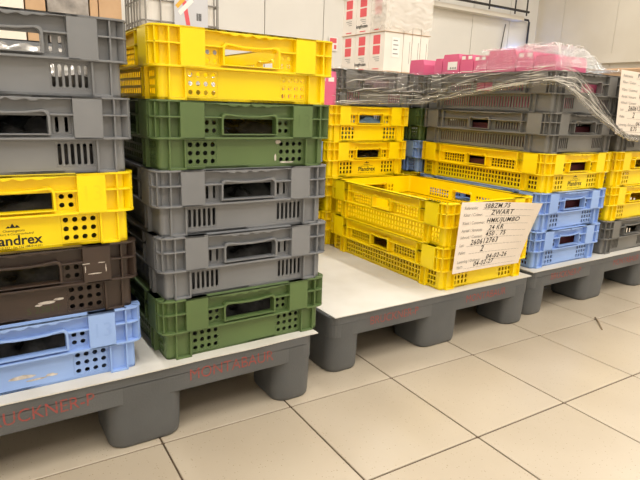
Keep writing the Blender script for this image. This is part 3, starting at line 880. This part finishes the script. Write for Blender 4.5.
def white_carton(x0, x1, y0, y1, z0, z1, label, face=True, text=False):
    c = empty('white_carton', ((x0+x1)/2, (y0+y1)/2, z0)); tag(c, label, 'carton', 'white cartons with red print')
    hx, hy, h_ = (x1-x0)/2, (y1-y0)/2, z1-z0
    mb = MB(); mb.prism([[(a, b, 0) for a, b in rrect(hx-.002, hy-.002, .004, 2)], [(a, b, h_-.003) for a, b in rrect(hx-.002, hy-.002, .004, 2)], [(a, b, h_-.001) for a, b in rrect(hx-.005, hy-.005, .004, 2)]])
    put('box_body', mb.mesh('box_body'), M_WCARD, c)
    if face:
        X = -hx+.0014
        for (ya, yb, za, zb, m_, nm) in ((-.045,.055,.70,.93,M_REDP,'red_square'),(-.045,.055,.44,.66,M_REDP,'red_square'),(-.04,.05,.05,.075,M_REDP,'red_bar')):
            mb = MB(); mb.box(X-.0008, X, ya, yb, za*h_, zb*h_); put(nm, mb.mesh(nm), m_, c)
        for q in range(3):
            mb = MB(); mb.box(X-.0008, X, -.04, .05-q*.02, (.36-.05*q)*h_, (.375-.05*q)*h_); put('print_line', mb.mesh('print_line'), M_PRINT, c)
        if text:
            o = put('black_lettering', text_mesh('longfrozen', .042, 0, .001, 'CENTER'), M_INK, c, (X-.001, .02, .16*h_), (math.pi/2, 0, -math.pi/2))
    return c
def fcarton(x0, x1, y0, y1, z0, z1, label):
    c = white_carton(x0, x1, y0, y1, z0, z1, label, False)
    hx, hy = (x1-x0)/2, (y1-y0)/2
    mb = MB(); mb.box(hx-.004, hx-.002, -hy+.0006, -hy+.0016, .04, (z1-z0)-.03); mb.box(hx-.03, hx-.026, -hy+.0006, -hy+.0016, .08, (z1-z0)*.8)
    put('edge_print', mb.mesh('edge_print'), M_PRINT, c); return c
TH = .338; z1_ = bz-.013
names_y = ('front', 'middle', 'rear')
for lay in range(2):
    zb_ = 1.004+lay*(TH+.004)
    for q in range(3):
        y0 = bxY+q*.222
        white_carton(bxX, bxX+.22, y0, y0+.221, zb_, zb_+TH, '%s white carton with red squares in the %s row' % (('nearest', 'middle', 'farthest')[q], ('lower', 'upper')[lay]), True, q == 1)
    for q in range(3):
        x0 = bxX+.222+q*.105
        fcarton(x0, x0+.104, bxY, bxY+.66, zb_, zb_+TH, '%s upright white carton right of the red squares, %s row' % (('first', 'second', 'third')[q], ('lower', 'upper')[lay]))
# card slips between the two rows
mb = MB(); mb.box(bxX-.006, bxX+.55, bxY-.006, bxY+.67, 1.004+TH+.0005, 1.004+TH+.0035)
tag(put('card_layer', mb.mesh('card_layer'), M_TAN), 'thin brown card layer between the rows of white cartons', 'card')
st_ = empty('paper_label', (bxX+.13, bxY, 1.13)); tag(st_, 'white paper label with printed lines on the nearest lower white carton', 'label')
mb = MB(); mb.box(-.045, .045, -.0016, .0004, 0, .17); put('label_paper', mb.mesh('label_paper'), M_WHITE, st_)
for q in range(4):
    mb = MB(); mb.box(-.03, .03-.01*(q % 2), -.0024, -.0016, .025+q*.038, .034+q*.038); put('print_line', mb.mesh('print_line'), M_PRINT, st_)
# dry stalk on the floor
mb = MB(); mb.tube([(1.511, -.064, .0025), (1.475, -.098, .0035), (1.428, -.138, .0025)], .0022, 6)
tag(put('dry_stalk', mb.mesh('dry_stalk', True), M_WOOD_DARK), 'thin dry stalk lying on the floor tile at the right', 'debris')
# upper wooden pallet board and white film hanging over the upper row
wood_pallet(bxX+.30, bxY+.34, 1.004+2*TH+.008, .66, .74, 'wooden pallet resting on top of the upper white cartons')
def drape():
    mb = MB(); nu, nv = 60, 40; pts = []
    path = [(bxX-.012, bxY+.20), (bxX-.014, bxY+.05), (bxX-.01, bxY-.01), (bxX+.06, bxY-.016), (bxX+.30, bxY-.016), (bxX+.545, bxY-.012)]
    for i in range(nu+1):
        f = i/nu*(len(path)-1); k = min(int(f), len(path)-2); u = f-k
        x = path[k][0]*(1-u)+path[k+1][0]*u; y = path[k][1]*(1-u)+path[k+1][1]*u
        low = 1.357+.10*abs(noise.noise(Vector((i*.09, 3, 0))))+.02*noise.noise(Vector((i*.4, 0, 0)))
        for j in range(nv+1):
            q = j/nv; v = Vector((i*.11, q*4, 7))
            d = .018*abs(noise.noise(v))+.01*abs(noise.noise(v*2.4))
            pts.append((x-.7*d, y-.7*d, low+(1.684-low)*q))
    n = nv+1
    mb.add(pts, [(i*n+j, (i+1)*n+j, (i+1)*n+j+1, i*n+j+1) for i in range(nu) for j in range(nv)])
    M = mat('milky_film', lin(235,228,218), .3); nt = M.node_tree; N = nt.nodes; L = nt.links
    tr = N.new('ShaderNodeBsdfTransparent'); mx = N.new('ShaderNodeMixShader'); mx.inputs[0].default_value = .55
    L.new(tr.outputs[0], mx.inputs[1]); L.new(N['Principled BSDF'].outputs[0], mx.inputs[2]); L.new(mx.outputs[0], N['Material Output'].inputs[0])
    tag(put('milky_film', mb.mesh('milky_film', True), M), 'milky crumpled film hanging over the upper white cartons', 'film')
drape()

# caged liquid tanks
def tank(x, y, z, label, vis=True):
    t = empty('caged_tank', (x, y, z)); tag(t, label, 'tank', 'caged white liquid tanks')
    mb = MB(); w_, d_, h_ = .90, .72, 1.0
    mb.prism([[(a, b, .16) for a, b in rrect(w_/2-.03, d_/2-.03, .08, 5)], [(a, b, 1.06) for a, b in rrect(w_/2-.03, d_/2-.03, .08, 5)], [(a, b, 1.09) for a, b in rrect(w_/2-.07, d_/2-.07, .06, 5)]])
    put('tank_body', mb.mesh('tank_body', False), M_TANK, t)
    mb = MB(); mb.box(-w_/2, w_/2, -d_/2, d_/2, .11, .15)
    for k in (-1, 0, 1): mb.box(-w_/2, w_/2, k*(d_/2-.06)-.05, k*(d_/2-.06)+.05, 0, .11)
    put('tank_pallet', mb.mesh('tank_pallet'), M_STEEL, t)
    for zz in (.17, .375, .60, .86, 1.12):
        mb = MB(); l = [(a, b, zz) for a, b in rrect(w_/2, d_/2, .03, 3)]; mb.tube(l+l[:1], .011, 6)
        put('cage_bar', mb.mesh('cage_bar'), M_STEEL, t)
    mbv = MB(); mbv.tube([(0, 0, .15), (0, 0, 1.13)], .0105, 6); bar = mbv.mesh('cage_bar')
    for k in range(6):
        xx = -w_/2+.03+k*(w_-.06)/5
        for yy in (-d_/2-.012, d_/2+.012): put('cage_bar', bar, M_STEEL, t, (xx, yy, 0))
    for k in range(6):
        yy = -d_/2+.06+k*(d_-.12)/5
        for xx in (-w_/2-.012, w_/2+.012): put('cage_bar', bar, M_STEEL, t, (xx, yy, 0))
    mb = MB(); mb.box(-.10, .30, -d_/2-.030, -d_/2-.024, .30, .80); pl = put('label_plate', mb.mesh('label_plate'), M_STAIN, t)
    mb = MB()
    for a, b in ((.16,.165),(.17,.18),(.185,.19),(.195,.21),(.215,.22)): mb.box(a, b, -d_/2-.0308, -d_/2-.030, .42, .50)
    put('barcode', mb.mesh('barcode'), M_INK, pl)
    mb = MB(); mb.add([(-.01,-d_/2-.0312,.62),(.04,-d_/2-.0312,.62),(.085,-d_/2-.0312,.36),(.035,-d_/2-.0312,.36)], [(0,1,2,3)]); put('red_stripe', mb.mesh('red_stripe'), M_REDP, pl)
    mb = MB(); mb.add([(-.06,-d_/2-.032,.50),(-.03,-d_/2-.032,.46),(.13,-d_/2-.032,.62),(.10,-d_/2-.032,.66)], [(0,1,2,3)]); put('white_tag', mb.mesh('white_tag'), M_WHITE, pl)
    mb = MB(); mb.add([(-.09,-d_/2-.0316,.56),(-.06,-d_/2-.0316,.53),(.06,-d_/2-.0316,.66),(.03,-d_/2-.0316,.69)], [(0,1,2,3)]); put('yellow_tag', mb.mesh('yellow_tag'), M_ORANGE, pl)
    return t
tank(1.557+.45, 5.5+.36, 1.165, 'white caged liquid tank with a label plate showing above the topmost yellow crate')
tank(1.557+.45, 5.5+.36, 0, 'lower caged liquid tank carrying the labelled one')

# stacked boxes behind the leftmost stack
GB = 'boxes stacked behind the leftmost crates'
M_WRAP = mat('shrink_wrap_grey', lin(176,168,160), .22, lin(120,114,108), 14, .9, .5, 30)
lefts = [(-.62, .076, M_CREAM, 'cream box behind the top left grey crate'), (.084, .182, M_TAN, 'narrow tan box beside the cream box'),
         (.192, .405, M_WRAP, 'greyish shrink-wrapped box between the tan boxes'), (.413, .456, M_TAN, 'slim tan box right of the shrink-wrapped box'), (.462, .588, M_TAN, 'tan carton nearest the caged tank')]
for a, b, m_, lb in lefts:
    for k in range(2):
        carton('carton', a, b, 2.5, 2.9, k*.803, k*.803+.80, m_, lb if k else 'hidden lower box carrying the '+lb.split(' behind')[0].split(' beside')[0].split(' between')[0].split(' right')[0].split(' nearest')[0], group=GB, seam=True)
for (x0, x1, zz) in ((.2, .40, 1.12), (.2, .40, 1.16)):
    pass

# rail, drop pipe and cable on the back wall
M_CREAMP = mat('cream_channel', lin(220,212,198), .5)
rl = empty('overhead_rail', (8.2, 7.2, 2.63)); tag(rl, 'overhead cable tray with dark bars along the white wall', 'rail')
mb = MB(); mb.box(-2.6, 2.05, .05, .26, -.03, .05); put('tray', mb.mesh('tray'), M_CREAMP, rl)
mb = MB(); mb.tube([(-2.6, -.05, .13), (2.05, -.05, .13)], .025); put('bar', mb.mesh('bar'), M_DARK, rl)
mb = MB(); mb.tube([(-2.6, -.05, .72), (2.05, -.05, .72)], .025); put('bar', mb.mesh('bar'), M_DARK, rl)
for xx in (-2.0, -.6, .8, 1.6, 1.98):
    mb = MB(); mb.tube([(xx, -.05, .05), (xx, -.05, 1.85)], .016); put('hanger', mb.mesh('hanger'), M_DARK, rl)
mb = MB(); mb.tube([(10.27, 7.40, 2.66), (10.58, 7.40, 2.66), (10.62, 7.40, 2.62), (10.62, 7.40, .3)], .022)
tag(put('wall_conduit', mb.mesh('wall_conduit', True), M_DARK), 'dark conduit pipe bending down beside the room corner', 'pipe')
mb = MB(); mb.tube([(9.87, 7.42, 2.51), (9.84, 7.42, 2.3), (9.80, 7.42, 2.0)], .010)
cb = empty('hanging_cable', (9.8, 7.42, 1.95)); tag(cb, 'thin dark cable hanging from the tray with a plug', 'cable')
put('cord', mb.mesh('cord', True), M_DARK, cb).matrix_parent_inverse = Matrix.Translation((-9.8, -7.42, -1.95))
mb = MB(); mb.prism([[(a, b, -.06) for a, b in rrect(.03,.03,.012,3)], [(a, b, .02) for a, b in rrect(.03,.03,.012,3)], [(a, b, .05) for a, b in rrect(.012,.012,.005,3)]]); put('plug', mb.mesh('plug'), M_DARK, cb)
# blue insect lamp low on the wall
il = empty('insect_lamp', (10.28, 7.43, 1.86)); tag(il, 'blue glowing insect lamp on the wall behind the pink cartons', 'lamp')
mb = MB(); mb.box(-.25, .25, -.03, .04, -.16, .0); put('housing', mb.mesh('housing'), M_STEEL, il)
M_UV = bpy.data.materials.new('blue_tube'); M_UV.use_nodes = True
b_ = M_UV.node_tree.nodes['Principled BSDF']; b_.inputs['Emission Color'].default_value = (.15,.35,1,1); b_.inputs['Emission Strength'].default_value = 110
mb = MB(); mb.tube([(-.23, -.01, .03), (.23, -.01, .03)], .014); put('tube', mb.mesh('tube'), M_UV, il)
# small sign, shelf bracket and hose left of the white cartons
sg = empty('wall_sign', (5.42, 7.455, 1.60)); tag(sg, 'small white sign with a red symbol left of the white cartons', 'sign')
mb = MB(); mb.box(-.09, .09, -.012, 0, .02, .25); put('plate', mb.mesh('plate'), M_WHITE, sg)
mb = MB(); mb.box(-.07, .07, -.0135, -.012, .15, .23); mb.box(-.07, -.03, -.0135, -.012, .05, .15); mb.box(.02, .07, -.0135, -.012, .05, .12); put('red_symbol', mb.mesh('red_symbol'), M_REDP, sg)
